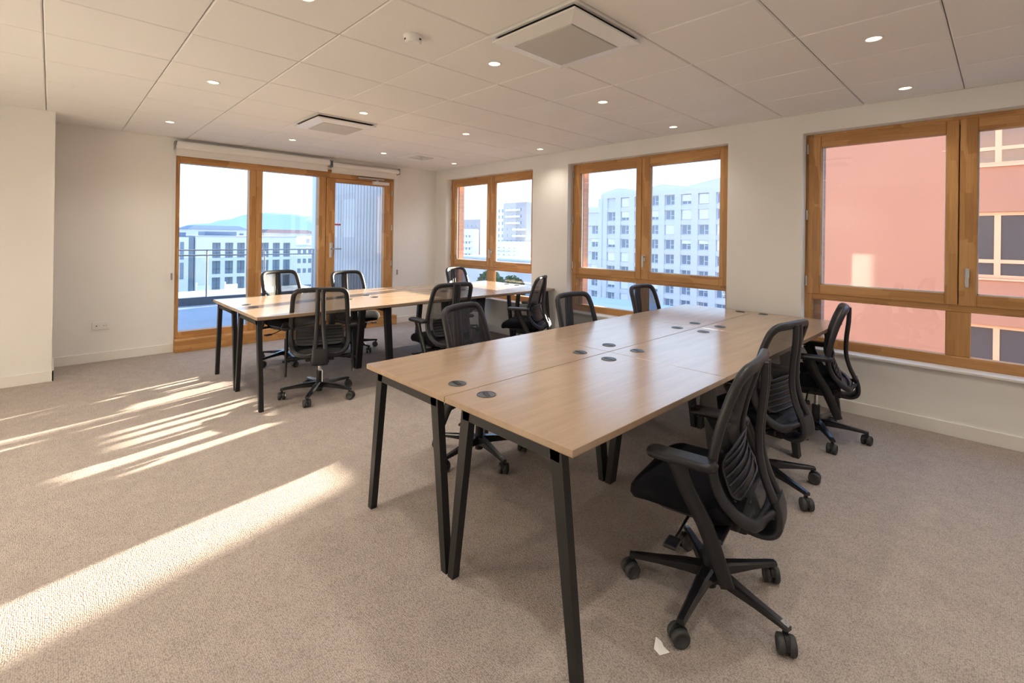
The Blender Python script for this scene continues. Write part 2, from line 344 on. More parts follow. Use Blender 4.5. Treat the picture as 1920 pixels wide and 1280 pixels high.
# ------------------------------------------------------------------ balcony glazing and door
DX = XD-.02
root = empty('window_4', (DX,2.0,0)); lab(root, 'two tall fixed panes in timber frame overlooking the balcony', kind='structure'); of = root.location.copy()
def dbox(b_, y0,y1,z0,z1,x0,x1,m): b_.box(x0,x1,y0,y1,z0,z1,m,.004)
fr = MB(of); XO = DX-.11
dbox(fr,DY0,DY0+.045,.15,DZ1,XO,DX,'larch_v_door'); dbox(fr,DY0+.045,DY1-.0,DZ1-.115,DZ1,XO,DX,'larch_h_door')
dbox(fr,1.870,1.950,.15,DZ1-.115,XO,DX,'larch_v_door'); dbox(fr,1.952,2.030,.15,DZ1-.115,XO,DX,'larch_v_door')
dbox(fr,2.785,2.885,.15,DZ1-.115,XO,DX,'larch_v_door'); dbox(fr,DY1-.035,DY1,.15,DZ1-.115,XO,DX,'larch_v_door')
dbox(fr,DY0+.045,1.870,.15,.225,XO,DX,'larch_h_door'); dbox(fr,2.030,2.785,.15,.225,XO,DX,'larch_h_door'); fr.build('frame', root)
for a,c in ((DY0+.045,1.870),(2.030,2.785)): MB(of).box(DX-.06,DX-.05,a-.004,c+.004,.22,DZ1-.11,'window_glass').build('glass_pane', root)
MB(of).box(DX-.33,XD+.10,DY0-.002,DY1+.028,0,.15,'larch_h_door',.005).build('threshold_beam', root)
root = empty('door_1', (DX,3.4,.15)); lab(root, 'glazed timber balcony door with a lever handle', kind='structure'); of = root.location.copy()
lf = MB(of); a,c,z0,z1 = 2.889,DY1-.038,.155,DZ1-.118
dbox(lf,a,a+.13,z0,z1,DX-.075,DX+.012,'larch_v_door'); dbox(lf,c-.125,c,z0,z1,DX-.075,DX+.012,'larch_v_door')
dbox(lf,a+.13,c-.125,z1-.06,z1,DX-.075,DX+.012,'larch_h_door'); dbox(lf,a+.13,c-.125,z0,z0+.12,DX-.075,DX+.012,'larch_h_door'); lo = lf.build('leaf', root)
MB(of).box(DX-.04,DX-.03,a+.126,c-.121,z0+.116,z1-.056,'window_glass').build('glass_pane', lo)
MB(of).box(DX-.029,DX-.026,a+.135,a+.235,1.562,1.585,'sticker_red').build('glass_sticker', lo)
hd = MB(of); hx = DX+.012; hd.box(hx,hx+.008,2.945,2.985,1.085,1.305,'steel',.003); hd.cyl((hx,2.965,1.215),(hx+.05,2.965,1.215),.011,'steel'); hd.cyl((hx+.045,2.955,1.215),(hx+.045,3.10,1.215),.010,'steel'); hd.cyl((hx,2.965,1.125),(hx+.018,2.965,1.125),.013,'steel'); hd.build('handle', lo)
ck = MB(of); ck.box(hx,hx+.06,3.60,3.875,2.215,2.262,'white_plastic',.006); ck.build('door_closer', lo)
ck = MB(of); ck.box(hx,hx+.03,3.36,3.80,2.285,2.310,'steel',.003); ck.box(hx+.01,hx+.025,3.66,3.70,2.25,2.295,'steel'); ck.build('closer_rail', root)
for zz in (.42,.98,1.55,2.1): link('hinge', HGM, lo, (.016,c+.006-of.y,zz-of.z))
# roller blinds
for (y0,y1,zt,lb) in ((1.040,2.905,2.455,'long white roller blind rolled up above the fixed panes'),(2.925,4.035,2.445,'short white roller blind rolled up above the balcony door')):
    r_ = empty('roller_blind', (XD+.06,(y0+y1)/2,zt)); lab(r_, lb, 'blind', 'roller blinds over the balcony glazing'); of = r_.location.copy()
    MB(of).cyl((XD+.06,y0+.012,zt),(XD+.06,y1-.012,zt),.036,'blind_fabric',n=20).build('fabric_roll', r_)
    q = MB(of); q.box(XD+.022,XD+.026,y0+.02,y1-.02,zt-.105,zt,'blind_fabric'); q.build('fabric_drop', r_)
    q = MB(of); q.box(XD+.014,XD+.034,y0+.02,y1-.02,zt-.118,zt-.098,'white_plastic',.003); q.build('bottom_bar', r_)
    if y0 < 2: q = MB(of); q.box(XD+.02,XD+.1,y0+.02,y1-.02,zt+.036,zt+.048,'white_plastic',.002); q.box(XD+.096,XD+.1,y0+.02,y1-.02,zt-.008,zt+.04,'white_plastic'); q.build('valance', r_)
    for yy in (y0,y1-.01): MB(of).box(XD+.0005,XD+.098,yy,yy+.01,zt-.045,zt+.05,'grey_plastic',.003).build('bracket', r_)
    yc = y1+.006 if y0 > 2 else y0-.008
    q = MB(of)
    for dx in (.03,.045): q.cyl((XD+dx,yc,zt-.02),(XD+dx,yc,.86 if y0 > 2 else 1.0),.0022,'white_plastic',n=6)
    q.build('bead_chain', r_)
    q = MB(of); zb = .86 if y0 > 2 else .93
    q.box(XD+.022,XD+.053,yc-.008,yc+.008,zb-.07,zb+.01,'grey_plastic',.004); q.build('chain_weight', r_)

# ------------------------------------------------------------------ ceiling fittings
LX, LY = [-5.915,-4.115,-2.315,-.515,1.285,3.0], [4.458,3.258,2.058,.858,-.342,-1.542]
rows = {4.458:'beside the window wall', 3.258:'second row from the windows', 2.058:'level with the air units', .858:'fourth row back', -.342:'above the viewer', -1.542:'behind the viewer', -2.742:'at the back wall'}
colsn = {-5.915:'nearest the balcony door', -4.115:'above the far bench', -2.315:'above the left edge of the near bench', -.515:'right of the near bench', 1.285:'towards the right wall', 3.0:'at the right wall'}
rg = MB(); n_ = 24
cir = lambda r,z: [(r*math.cos(2*PI*i/n_),r*math.sin(2*PI*i/n_),z) for i in range(n_)]
rg.loft([cir(.047,0),cir(.045,-.004),cir(.037,-.005),cir(.035,.004)],'white_plastic',True,False); RGM = rg.mesh('trim_ring')
DSM = MB().add(cir(.0355,.0005)+cir(.0355,-.0015),[list(range(n_)),list(range(2*n_-1,n_-1,-1))]+[[i,(i+1)%n_,n_+(i+1)%n_,n_+i] for i in range(n_)],'lamp_glow').mesh('light_disc')
for x in LX:
    for y in LY:
        if x < -5.6 and y < 0: continue
        r_ = empty('ceiling_downlight', (x,y,ZC-.0005)); lab(r_, 'round downlight %s, %s'%(colsn[x],rows[y]), 'light', 'recessed ceiling downlights')
        link('trim_ring', RGM, r_); link('light_disc', DSM, r_)
        ln = 'dimmed_downlight_lamp' if y > 4 else 'downlight_lamp'      # the row by the windows is dimmed in daylight
        ld = bpy.data.lights.get(ln)
        if ld is None:
            ld = bpy.data.lights.new(ln,'SPOT'); ld.energy = LAMP_W*(.5 if y > 4 else 1); ld.spot_size = math.radians(132); ld.spot_blend = 1; ld.color = (1,.92,.80); ld.shadow_soft_size = .035
        link('downlight_lamp', ld, r_, (0,0,-.02))
for i,(x,y) in enumerate(AC):
    r_ = empty('ceiling_air_unit', (x,y,ZC)); lab(r_, ['large square white ceiling air unit close to the viewer','square white ceiling air unit further off, towards the balcony door'][i], 'air conditioner', 'ceiling air units'); of = (x,y,ZC)
    q = MB(of); h_ = .30
    for (a,b2,c,d) in ((x-h_,x+h_,y-h_,y-h_+.02),(x-h_,x+h_,y+h_-.02,y+h_),(x-h_,x-h_+.02,y-h_+.02,y+h_-.02),(x+h_-.02,x+h_,y-h_+.02,y+h_-.02)): q.box(a,b2,c,d,ZC-.012,ZC+.02,'white_plastic')
    q.build('ceiling_collar', r_)
    q = MB(of); q.box(x-.27,x+.27,y-.27,y+.27,ZC-.014,ZC+.02,'hole'); q.build('air_slot', r_)
    q = MB(of); h_ = .292; t_ = .205
    o_ = [(x-h_,y-h_),(x+h_,y-h_),(x+h_,y+h_),(x-h_,y+h_)]; i_ = [(x-t_,y-t_),(x+t_,y-t_),(x+t_,y+t_),(x-t_,y+t_)]
    q.loft([[(*p,ZC-.03) for p in o_],[(*p,ZC-.040) for p in o_],[(*p,ZC-.058) for p in i_],[(*p,ZC-.05) for p in i_]],'white_plastic',False); q.build('panel', r_)
    q = MB(of); q.box(x-t_+.006,x+t_-.006,y-t_+.006,y+t_-.006,ZC-.0605,ZC-.05,'speaker_grille',.002); q.build('intake_grille', r_)
r_ = empty('smoke_detector', (-2.33,1.457,ZC)); lab(r_, 'round white smoke detector on the ceiling', 'smoke detector')
q = MB(); n_ = 28; q.loft([cir(.052,0) if False else [(.055*math.cos(2*PI*i/n_),.055*math.sin(2*PI*i/n_),0) for i in range(n_)]]+[[(r*math.cos(2*PI*i/n_),r*math.sin(2*PI*i/n_),z) for i in range(n_)] for r,z in ((.055,-.012),(.050,-.018),(.046,-.034),(.036,-.040))],'white_plastic'); q.build('body', r_)
for a in (20,140,260): MB().box(-.007,.007,-.002,.002,-.004,.004,'hole').build('sensor_slot', r_, (.0485*math.cos(math.radians(a)),.0485*math.sin(math.radians(a)),-.026),(0,0,math.radians(a+90)))
r_ = empty('ceiling_vent', (-5.83,3.80,ZC)); lab(r_, 'small square ceiling vent with louvres near the balcony door', 'vent')
q = MB(); q.box(-.27,.27,-.27,.27,-.006,0,'white_plastic',.002); q.build('plate', r_)
for kk in range(4):
    h_ = .13-.033*kk; q = MB()
    for s_ in ((-h_,h_,-h_,-h_+.012),(-h_,h_,h_-.012,h_),(-h_,-h_+.012,-h_+.012,h_-.012),(h_-.012,h_,-h_+.012,h_-.012)): q.box(*s_,-.016,-.0075,'white_plastic')
    q.build('louvre', r_)
MB().box(-.128,.128,-.128,.128,-.0074,-.0062,'hole').build('vent_opening', r_)

# wall sockets
r_ = empty('wall_socket', (XD,.405,.39)); lab(r_, 'white double socket plate on the wall left of the balcony glazing', 'socket')
MB().box(.0005,.010,-.075,.075,-.042,.042,'white_plastic',.003).build('plate', r_)
for s_ in (-1,1):
    MB().cyl((.010,s_*.036,0),(.0125,s_*.036,0),.027,'trim_white',n=20).build('socket_face', r_)
    q = MB()
    for dy in ((-.009,.009) if s_ > 0 else (0,)): q.cyl((.0126,s_*.036+dy,0),(.0132,s_*.036+dy,0),.0035 if s_ > 0 else .006,'hole',n=8)
    q.build('pin_holes', r_)
r_ = empty('wall_socket', (-5.15,YW,.16)); lab(r_, 'small white socket low on the wall under the corner window', 'socket')
MB().box(-.045,.045,-.010,-.0005,-.04,.04,'white_plastic',.003).build('plate', r_); MB().cyl((0,-.0102,0),(0,-.012,0),.026,'trim_white',n=18).build('socket_face', r_)

# ------------------------------------------------------------------ bench desks
ZT = .755
gm = MB(); n_ = 22; cc = lambda r,z: [(r*math.cos(2*PI*i/n_),r*math.sin(2*PI*i/n_),z) for i in range(n_)]
gm.loft([cc(.042,0),cc(.041,.003),cc(.036,.0035),cc(.035,.002)],'grommet'); gm.box(-.026,.034,-.011,.011,.0015,.0042,'black_plastic',.001); GM = gm.mesh('cable_grommet')
def bench(name, label, x0,y0,W,L,gx_in,gys):
    root = empty(name, (x0+W/2,y0+L/2,0)); of = root.location.copy(); lab(root, label, 'desk', 'bench desks')
    xm = x0+W/2; d = L/3
    for s_ in (0,1):
        a,c = (x0,xm-.0025) if s_ == 0 else (xm+.0025,x0+W)
        for j in range(3):
            ya,yb = y0+d*j+(.0015 if j else 0), y0+d*(j+1)-(.0015 if j < 2 else 0)
            t = MB(of); t.box(a,c,ya,yb,ZT-.0245,ZT,'desk_oak',.0015); t.box(a+.0005,c-.0005,ya+.0005,yb-.0005,ZT-.0252,ZT-.0245,'desk_edge'); to = t.build('desktop', root)
            gxx = xm-gx_in if s_ == 0 else xm+gx_in
            for yy in (ya+gys,yb-gys if j < 2 else yb-.10): link('cable_grommet', GM, to, (gxx-of.x,yy-of.y,ZT-of.z), (0,0,random.uniform(-.5,.5)+(0 if s_ else PI)))
        # leg frames
        for j in range(4):
            yy = [y0+.025, y0+d-.03, y0+2*d-.03, y0+L-.085][j]; th = .034 if j in (0,3) else .06
            fa,fb = (x0-.012,xm-.006) if s_ == 0 else (xm+.006,x0+W+.012)     # feet spread
            ta,tb = fa+.085, fb-.085
            z1 = ZT-.036; lw = .034
            cb = MB(of); cb.box(ta,tb,yy,yy+th,z1-.04,z1,'black_metal',.002); co = cb.build('leg_frame', root)
            for (f_,t_,sg) in ((fa,ta,1),(fb,tb,-1)):
                p0 = [(f_,yy,0),(f_+sg*lw,yy,0),(f_+sg*lw,yy+th,0),(f_,yy+th,0)]; p1 = [(t_-sg*.006,yy,z1),(t_+sg*(lw+.012),yy,z1),(t_+sg*(lw+.012),yy+th,z1),(t_-sg*.006,yy+th,z1)]
                MB(of).prism((p0,p1),0,0,'black_metal').build('leg', co)
            for xx in (ta+.04,tb-.09): MB(of).box(xx,xx+.05,yy,yy+th,z1,ZT-.0252,'steel').build('spacer', co)
        bmx = (a+c)/2
        for q in (-.12,.12): MB(of).box(bmx+q-.02,bmx+q+.02,y0+.06,y0+L-.09,ZT-.066,ZT-.036,'black_metal',.002).build('beam', root)
    return root
bench('bench_desk', 'six-place light oak bench desk with black angled legs, close to the viewer', -2.294,1.183,1.358,3.553,.100,.145)
bench('bench_desk', 'sunlit six-place oak bench desk beside the balcony glazing', -5.5215,1.180,1.4085,3.59,.100,.145)

# ------------------------------------------------------------------ office chairs
def px_(z):                                               # side profile of the backrest
    pts = [(.38,-.225),(.41,-.200),(.45,-.158),(.50,-.118),(.58,-.088),(.66,-.092),(.78,-.118),(.88,-.150),(.97,-.182)]
    for (z0,a),(z1,c) in zip(pts,pts[1:]):
        if z <= z1: t = (z-z0)/(z1-z0); return a+(c-a)*t
    return pts[-1][1]
HALF = [(0,.404),(.12,.405),(.178,.416),(.214,.452),(.229,.51),(.231,.60),(.226,.71),(.219,.82),(.213,.885),(.200,.925),(.165,.946),(.10,.951),(0,.953)]
bpath = [(px_(z)+.5*y*y, y, z) for y,z in HALF]+[(px_(z)+.5*y*y, -y, z) for y,z in HALF[-2:0:-1]]
def hw(z):
    for (y0,z0),(y1,z1) in zip(HALF[1:-1],HALF[2:]):
        if z <= z1: return y0+(y1-y0)*max(0,(z-z0))/(z1-z0)
    return .1
CM = {}
q = MB(); q.sweep(cr_spline(bpath,True,4),(.017,.021),'dark_grey_plastic',(1,0,0),True,10); CM['back_frame'] = q.mesh('back_frame')
q = MB(); rows_ = []
for j in range(15):
    z = .412+(.945-.412)*j/14; h_ = hw(z)-.006
    rows_.append([(px_(z)+.5*(h_*t)**2+.006, h_*t, z) for t in [i/5-1 for i in range(11)]])
q.grid(rows_,'chair_mesh'); CM['mesh_panel'] = q.mesh('mesh_panel')
q = MB()
n_ys = [-.185+.37*i/12 for i in range(13)]
for kk in range(5):
    z = .503+.027*kk; q.sweep([(px_(z)-.018+.5*y*y,y,z) for y in n_ys],(.004,.0045),'dark_grey_plastic',(1,0,0),False,8)
q.sweep(cr_spline([(px_(z)-.017+.5*y*y,y,z) for y,z in [(-.12,.480),(.12,.480),(.178,.492),(.190,.52),(.190,.59),(.178,.622),(.12,.634),(-.12,.634),(-.178,.622),(-.190,.59),(-.190,.52),(-.178,.492)]],True,3),(.004,.005),'dark_grey_plastic',(1,0,0),True,8)
q.grid([[(px_(z)-.013+.5*y*y,y,z) for y in n_ys] for z in (.48,.51,.54,.57,.60,.634)],'black_plastic'); CM['lumbar_support'] = q.mesh('lumbar_support')
q = MB()
for sg in (-1,1):
    pts = [(-.192,.021*sg,.955),(-.190,.022*sg,.86),(-.178,.024*sg,.74),(-.176,.027*sg,.63),(-.195,.034*sg,.54),(-.228,.042*sg,.46),(-.247,.046*sg,.40)]
    q.sweep(cr_spline(pts,False,4),(.0185,.013),'dark_grey_plastic',(0,1,0),False,8,4)
pts = [(-.234,0,.460),(-.247,0,.41),(-.247,0,.362),(-.228,0,.336),(-.19,0,.325),(-.13,0,.33),(-.05,0,.345)]
q.sweep(cr_spline(pts,False,4),[(.066,.013)]*25,'dark_grey_plastic',(0,1,0),False,10,5)
for sg in (-1,1): q.sweep([(-.232,.06*sg,.425),(-.212,.095*sg,.414),(-.190,.13*sg,.408)],(.013,.010),'dark_grey_plastic',(0,0,1),False,8)
CM['back_spine'] = q.mesh('back_spine')
def slab(x0,x1,y0,y1,prof,r,m,front=0,crown=0):
    q = MB(); rings = []
    for z,ins in prof:
        rings.append([(x,y,z-front*max(0,(x-(x0+.30))/(x1-x0-.30))**2+crown*(abs(y)/y1)**2) for x,y in rrect(x0+ins,x1-ins,y0+ins,y1-ins,max(r-ins*.6,.01),6)])
    q.loft(rings,m); return q
CM['seat'] = slab(-.150,.265,-.243,.243,[(.392,.03),(.402,.010),(.425,0),(.450,.003),(.466,.018),(.474,.05),(.472,.12)],.085,'fabric_black',.035,.008).mesh('seat')
CM['seat_shell'] = slab(-.135,.21,-.21,.21,[(.368,.06),(.372,.03),(.396,.0)],.08,'black_plastic').mesh('seat_shell')
q = MB(); q.box(-.15,.12,-.075,.075,.312,.372,'black_plastic',.012,2); q.box(-.13,.02,-.115,.115,.335,.37,'black_plastic',.01,2); q.box(-.105,-.055,-.262,.262,.352,.372,'black_plastic',.006); CM['tilt_mechanism'] = q.mesh('tilt_mechanism')
def lever(sg):
    q = MB(); q.sweep(cr_spline([(.05,.07*sg,.335),(.055,.13*sg,.328),(.06,.19*sg,.312),(.062,.24*sg,.308)],False,3),(.005,.005),'black_plastic',(1,0,0),False,8)
    q.box(.038,.086,.235*sg,.305*sg,.300,.315,'black_plastic',.006,2); return q.mesh('lever')
CM['lever_l'], CM['lever_r'] = lever(1), lever(-1)
q = MB(); q.cyl((0,0,.045),(0,0,.225),.026,'black_plastic',n=18); q.cyl((0,0,.225),(0,0,.33),.014,'chrome',n=14); CM['gas_lift'] = q.mesh('gas_lift')
q = MB(); q.cyl((0,0,.076),(0,0,.126),.046,'polished_black',.038,18); CM['star_base'] = q.mesh('star_base')
q = MB()                                                     # one arm of the star
ring = lambda x,hwid,zb,zt: [(x,-hwid,zb),(x,hwid,zb),(x,hwid,zt-.006),(x,hwid*.6,zt),(x,-hwid*.6,zt),(x,-hwid,zt-.006)]
q.loft([ring(.03,.027,.086,.130),ring(.09,.023,.088,.126),ring(.20,.018,.086,.110),ring(.285,.0155,.080,.099),ring(.312,.014,.076,.094)],'polished_black',False); CM['base_leg'] = q.mesh('base_leg')
q = MB(); q.cyl((0,0,.060),(0,0,.088),.009,'black_plastic',n=10)
q.loft([[(.010+.030*math.cos(a),y,.036+.034*math.sin(a)) for a in [math.radians(-20+22*i) for i in range(10)]]+[(.010+.008*math.cos(a),y,.036+.008*math.sin(a)) for a in [math.radians(178-22*i) for i in range(10)]] for y in (-.007,.007)],'black_plastic',False); CM['caster'] = q.mesh('caster')
q = MB(); n_ = 20; wc = lambda r,y: [(.012+r*math.cos(2*PI*i/n_),y,.0325+r*math.sin(2*PI*i/n_)) for i in range(n_)]
q.loft([wc(.010,.007),wc(.030,.007),wc(.0322,.010),wc(.0322,.025),wc(.028,.029),wc(.022,.029),wc(.020,.026),wc(.006,.026)],'rubber'); CM['wheel_a'] = q.mesh('wheel')
q = MB(); q.loft([wc(.010,-.007),wc(.030,-.007),wc(.0322,-.010),wc(.0322,-.025),wc(.028,-.029),wc(.022,-.029),wc(.020,-.026),wc(.006,-.026)],'rubber'); CM['wheel_b'] = q.mesh('wheel')
for sg,nm in ((1,'l'),(-1,'r')):
    q = slab(-.125,.125,-.043,.043,[(.606,.012),(.610,.003),(.622,0),(.632,.004),(.637,.014)],.035,'black_plastic'); q.v = [(x+.035,y+sg*.268,z) for x,y,z in q.v]; CM['arm_pad_'+nm] = q.mesh('arm_pad')
    q = MB(); y_ = .266*sg
    q.sweep([(.050,y_,.608),(.036,y_,.57),(.010,y_,.51),(-.045,y_,.42),(-.08,y_,.34),(-.125,y_,.225)],[(.042,.012),(.034,.0115),(.031,.0115),(.030,.0115),(.028,.011),(.024,.010)],'black_plastic',(1,0,0),False,8,5)
    CM['arm_post_'+nm] = q.mesh('arm_post')
def chair(x,y,face,star,label,dz=0,group='office chairs round the bench desks'):
    root = empty('office_chair', (x,y,0), math.radians(face)); lab(root, label, 'chair', group)
    u = lambda nm,key,p=root: link(nm, CM[key], p, (0,0,dz))
    seat = u('seat','seat'); u('seat_shell','seat_shell'); mech = u('tilt_mechanism','tilt_mechanism')
    for s_ in 'lr':
        link('lever', CM['lever_'+s_], mech)
        po = u('arm_post','arm_post_'+s_); link('arm_pad', CM['arm_pad_'+s_], po)
    bf = u('back_frame','back_frame'); link('mesh_panel', CM['mesh_panel'], bf); link('lumbar_support', CM['lumbar_support'], bf); u('back_spine','back_spine')
    gl = link('gas_lift', CM['gas_lift'], root); gl.scale = (1,1,1+dz/.3)
    st = link('star_base', CM['star_base'], root)
    for kk in range(5):
        a = math.radians(star-face+72*kk); link('base_leg', CM['base_leg'], st, (0,0,0), (0,0,a))
        c_ = link('caster', CM['caster'], root, (.298*math.cos(a),.298*math.sin(a),0), (0,0,random.uniform(0,2*PI)))
        link('wheel', CM['wheel_a'], c_); link('wheel', CM['wheel_b'], c_)
    return root
chair(-.81,1.907,189,204, 'black mesh office chair nearest the viewer, at the right side of the near bench', .015)
chair(-.99,3.03,172,189, 'black mesh office chair in the middle of the right side of the near bench')
chair(-.955,4.05,194,230, 'black mesh office chair by the salmon-pink window, at the near bench')
chair(-2.37,2.02,18,205, 'black mesh office chair at the left side of the near bench, nearest the viewer')
chair(-2.34,3.12,1,190, 'black mesh office chair in the middle of the left side of the near bench')
chair(-2.34,4.20,1,200, 'black mesh office chair in front of the middle window, left side of the near bench')
chair(-4.20,1.72,158,176, 'black mesh office chair seen square from behind, in front of the sunlit bench')
chair(-3.73,2.72,179,170, 'black mesh office chair seen from behind at the middle of the sunlit bench', .02)
chair(-3.77,3.92,208,190, 'black mesh office chair turned sideways at the window end of the sunlit bench', .02)
chair(-5.57,1.91,17,215, 'black mesh office chair behind the sunlit bench, before the fixed balcony panes', .04)
chair(-5.62,2.71,10,228, 'black mesh office chair behind the sunlit bench, before the balcony door')
chair(-5.50,4.34,15,240, 'black mesh office chair behind the sunlit bench, before the corner window')

# scrap of paper
q = MB(); pp = [(-.022,-.01,.004),(-.004,-.03,.001),(.030,-.012,.002),(.012,.004,.006),(.006,.020,.010),(-.012,.030,.014)]
q.loft([[Vector(p)+Vector((0,0,.0005)) for p in pp],[Vector(p)+Vector((0,0,.0016)) for p in pp]],'paper',False); o = q.build('paper_scrap', None, (-.82,1.535,.0005), (0,0,.6)); lab(o, 'torn white paper scrap on the carpet by the nearest chair', 'paper')

# ------------------------------------------------------------------ balcony
b_ = MB(); b_.box(-10.62,XD-.34,-4,4.25,-.25,.05,'terrace_slab'); lab(b_.build('floor_balcony'), 'grey balcony slab outside the glazing', kind='structure')
wb = MB().box(-10.62,XD-.34,4.29,4.55,-.3,3.6,'dark_metal_ext').build('wall_balcony'); lab(wb, 'end wall of the balcony clad in weathered vertical boards', kind='structure')
pm = MB().box(-.053,.053,0,.022,0,3.5,'grey_larch',.003).mesh('plank')
xx = XD-.34-.062
while xx > -10.6: link('plank', pm, wb, (xx,4.266,.05), (0,0,0)); xx -= .1245
lab(MB().box(-10.80,-10.62,4.20,4.56,-.3,3.6,'white_render',.004).build('trim_1'), 'pale end post of the boarded balcony wall', kind='structure')
lab(MB().box(-10.76,-10.62,-4,4.2,-.25,.20,'dark_metal_ext',.004).build('trim_2'), 'dark low kerb along the balcony edge', kind='structure')
r_ = empty('balcony_railing', (-10.66,2.0,.2)); lab(r_, 'slim steel and glass balcony railing', 'railing'); of = r_.location.copy()
for yy in (.10,1.13,2.16,3.19,4.17): MB(of).box(-10.68,-10.64,yy-.012,yy+.012,.2,1.10,'steel',.002).build('post', r_)
for za in (1.095,.995): MB(of).box(-10.685,-10.635,-3.9,4.19,za-.012,za+.012,'steel',.003).build('rail', r_)
for yy in (.10,1.13,2.16,3.19): MB(of).box(-10.665,-10.655,yy+.03,yy+1.0,.24,.95,'rail_glass').build('glass_panel', r_)

# ------------------------------------------------------------------ buildings outside
GZ = -13.0
lab(MB().box(-3200,3200,-2000,4000,GZ-1,GZ,'asphalt').build('ground'), 'street level far below', kind='structure')
def wmesh(wd,ht,style):
    q = MB(); q.box(-wd/2,wd/2,-.02,.06,0,ht,'far_glass')
    t = .06; q.box(-wd/2,wd/2,-.06,-.02,0,t,'far_frame'); q.box(-wd/2,wd/2,-.06,-.02,ht-t,ht,'far_frame'); q.box(-wd/2,-wd/2+t,-.06,-.02,t,ht-t,'far_frame'); q.box(wd/2-t,wd/2,-.06,-.02,t,ht-t,'far_frame')
    if style != 'plain': q.box(-.05+wd*.06,.05+wd*.06,-.06,-.02,t,ht-t,'far_frame'); q.box(.05+wd*.06,wd/2-t,-.06,-.02,ht*.42,ht*.42+.08,'far_frame')
    return q.mesh('window')
# salmon-pink block across the yard
PYF = 18.7
r_ = empty('pink_building', (2.0,PYF+5,GZ)); lab(r_, 'salmon-pink rendered building across the yard', 'building'); of = r_.location.copy()
zr = [(-5.78,-3.95),(-2.66,-.82),(.47,2.31),(3.60,5.44)]
b_ = MB(of); b_.box(-6.64,-.98,PYF,PYF+10,GZ,6.1,'pink_render')
zz = GZ
for z0,z1 in zr: b_.box(-.98,2.4,PYF,PYF+10,zz,z0,'pink_render'); b_.box(-.98,2.4,PYF+.35,PYF+10,z0,z1,'pink_render'); zz = z1
b_.box(-.98,2.4,PYF,PYF+10,zz,6.1,'pink_render'); b_.box(2.4,14,PYF,PYF+10,GZ,6.1,'pink_render'); b_.build('wall', r_)
q = MB(of); q.box(-6.68,14,PYF-.05,PYF+10,6.1,6.22,'pale_roof'); q.build('roof_edge', r_)
for z0,z1 in zr:
    q = MB(of); yy = PYF+.10
    q.box(-.98,2.4,yy,yy+.1,z0,z0+.09,'pink_frame'); q.box(-.98,2.4,yy,yy+.1,z1-.1,z1,'pink_frame'); q.box(-.98,2.4,yy+.006,yy+.094,z0+.42,z0+.52,'pink_frame')
    for xx in (-.98,-.215,.62,1.45,2.27): q.box(xx,xx+.13,yy,yy+.1,z0+.09,z1-.1,'pink_frame')
    wo = q.build('window', r_)
    for xa,xb in ((-.85,-.215),(-.085,.62),(.75,1.45),(1.58,2.27)):
        for a,c in ((z0+.09,z0+.42),(z0+.52,z1-.1)): MB(of).box(xa,xb,yy+.04,yy+.06,a,c,'pink_glass').build('pane', wo)
    MB(of).box(-1.0,2.42,PYF-.06,PYF+.12,z0-.05,z0,'pink_frame').build('window_ledge', r_)
# grey apartment block behind the middle window
GYF = 85
r_ = empty('grey_building', (-45,GYF+6,GZ)); lab(r_, 'pale grey apartment block with a zigzag roofline', 'building'); of = r_.location.copy()
rl = [(-60.6,11.2),(-56.6,12.1),(-51.6,11.3),(-46.6,12.2),(-41.6,11.4),(-35.2,12.6),(-30.5,11.4)]
cols_ = [-38.1-3.3*i for i in range(-2,8)]; rows2 = [8.05-2.82*i for i in range(8)]
b_ = MB(of)
front = [(-60.6,GZ)]+[p for p in rl]+[(-30.5,GZ)]
vs = [(x,GYF+.5,z) for x,z in front]+[(x,GYF+14,z) for x,z in front]; n_ = len(front)
b_.add(vs, [list(range(n_)),list(range(2*n_-1,n_-1,-1))]+[[i,(i+1)%n_,n_+(i+1)%n_,n_+i] for i in range(n_)],'grey_render')
b_.box(-66.5,-60.6,GYF+.5,GYF+14,GZ,8.35,'grey_render'); b_.build('wall', r_)
pmesh = MB().box(-.62,.62,0,.5,0,9.95-GZ,'grey_render').mesh('pier')
for i in range(-3,9):
    x = -38.1-3.3*i+1.65
    if x < -60: x = -60.6
    if -66 < x < -30: link('pier', pmesh, r_, (x-of.x,GYF-of.y,0))
MB(of).box(-60.6,-30.5,GYF,GYF+.5,9.95,10.9,'grey_render').build('cornice', r_)
smesh = MB().box(-18,18,.18,.5,-1.02,-.10,'grey_render').mesh('spandrel')
for zc_ in rows2: link('spandrel', smesh, r_, (-48.5-of.x,GYF-of.y,zc_-of.z))
wa = wmesh(1.75,1.78,'tilt'); sh = MB().box(-.88,.88,-.14,-.07,0,1,'shutter_white').mesh('shutter')
rs = random.Random(3)
for x in [c_ for c_ in cols_ if -60 < c_ < -31]+[-62.2,-65.2]:
    for j,z in enumerate(rows2):
        if x < -60.6 and j < 2: continue
        if x < -57 and j == 0: continue
        wo = link('window', wa, r_, (x-of.x,GYF+.46-of.y,z-of.z))
        k_ = rs.random()
        if k_ < .42:
            so = link('shutter', sh, wo); hgt = rs.choice([1.78,1.78,1.2,.7]); so.scale = (1,1,hgt); so.location = (0,0,1.78-hgt)
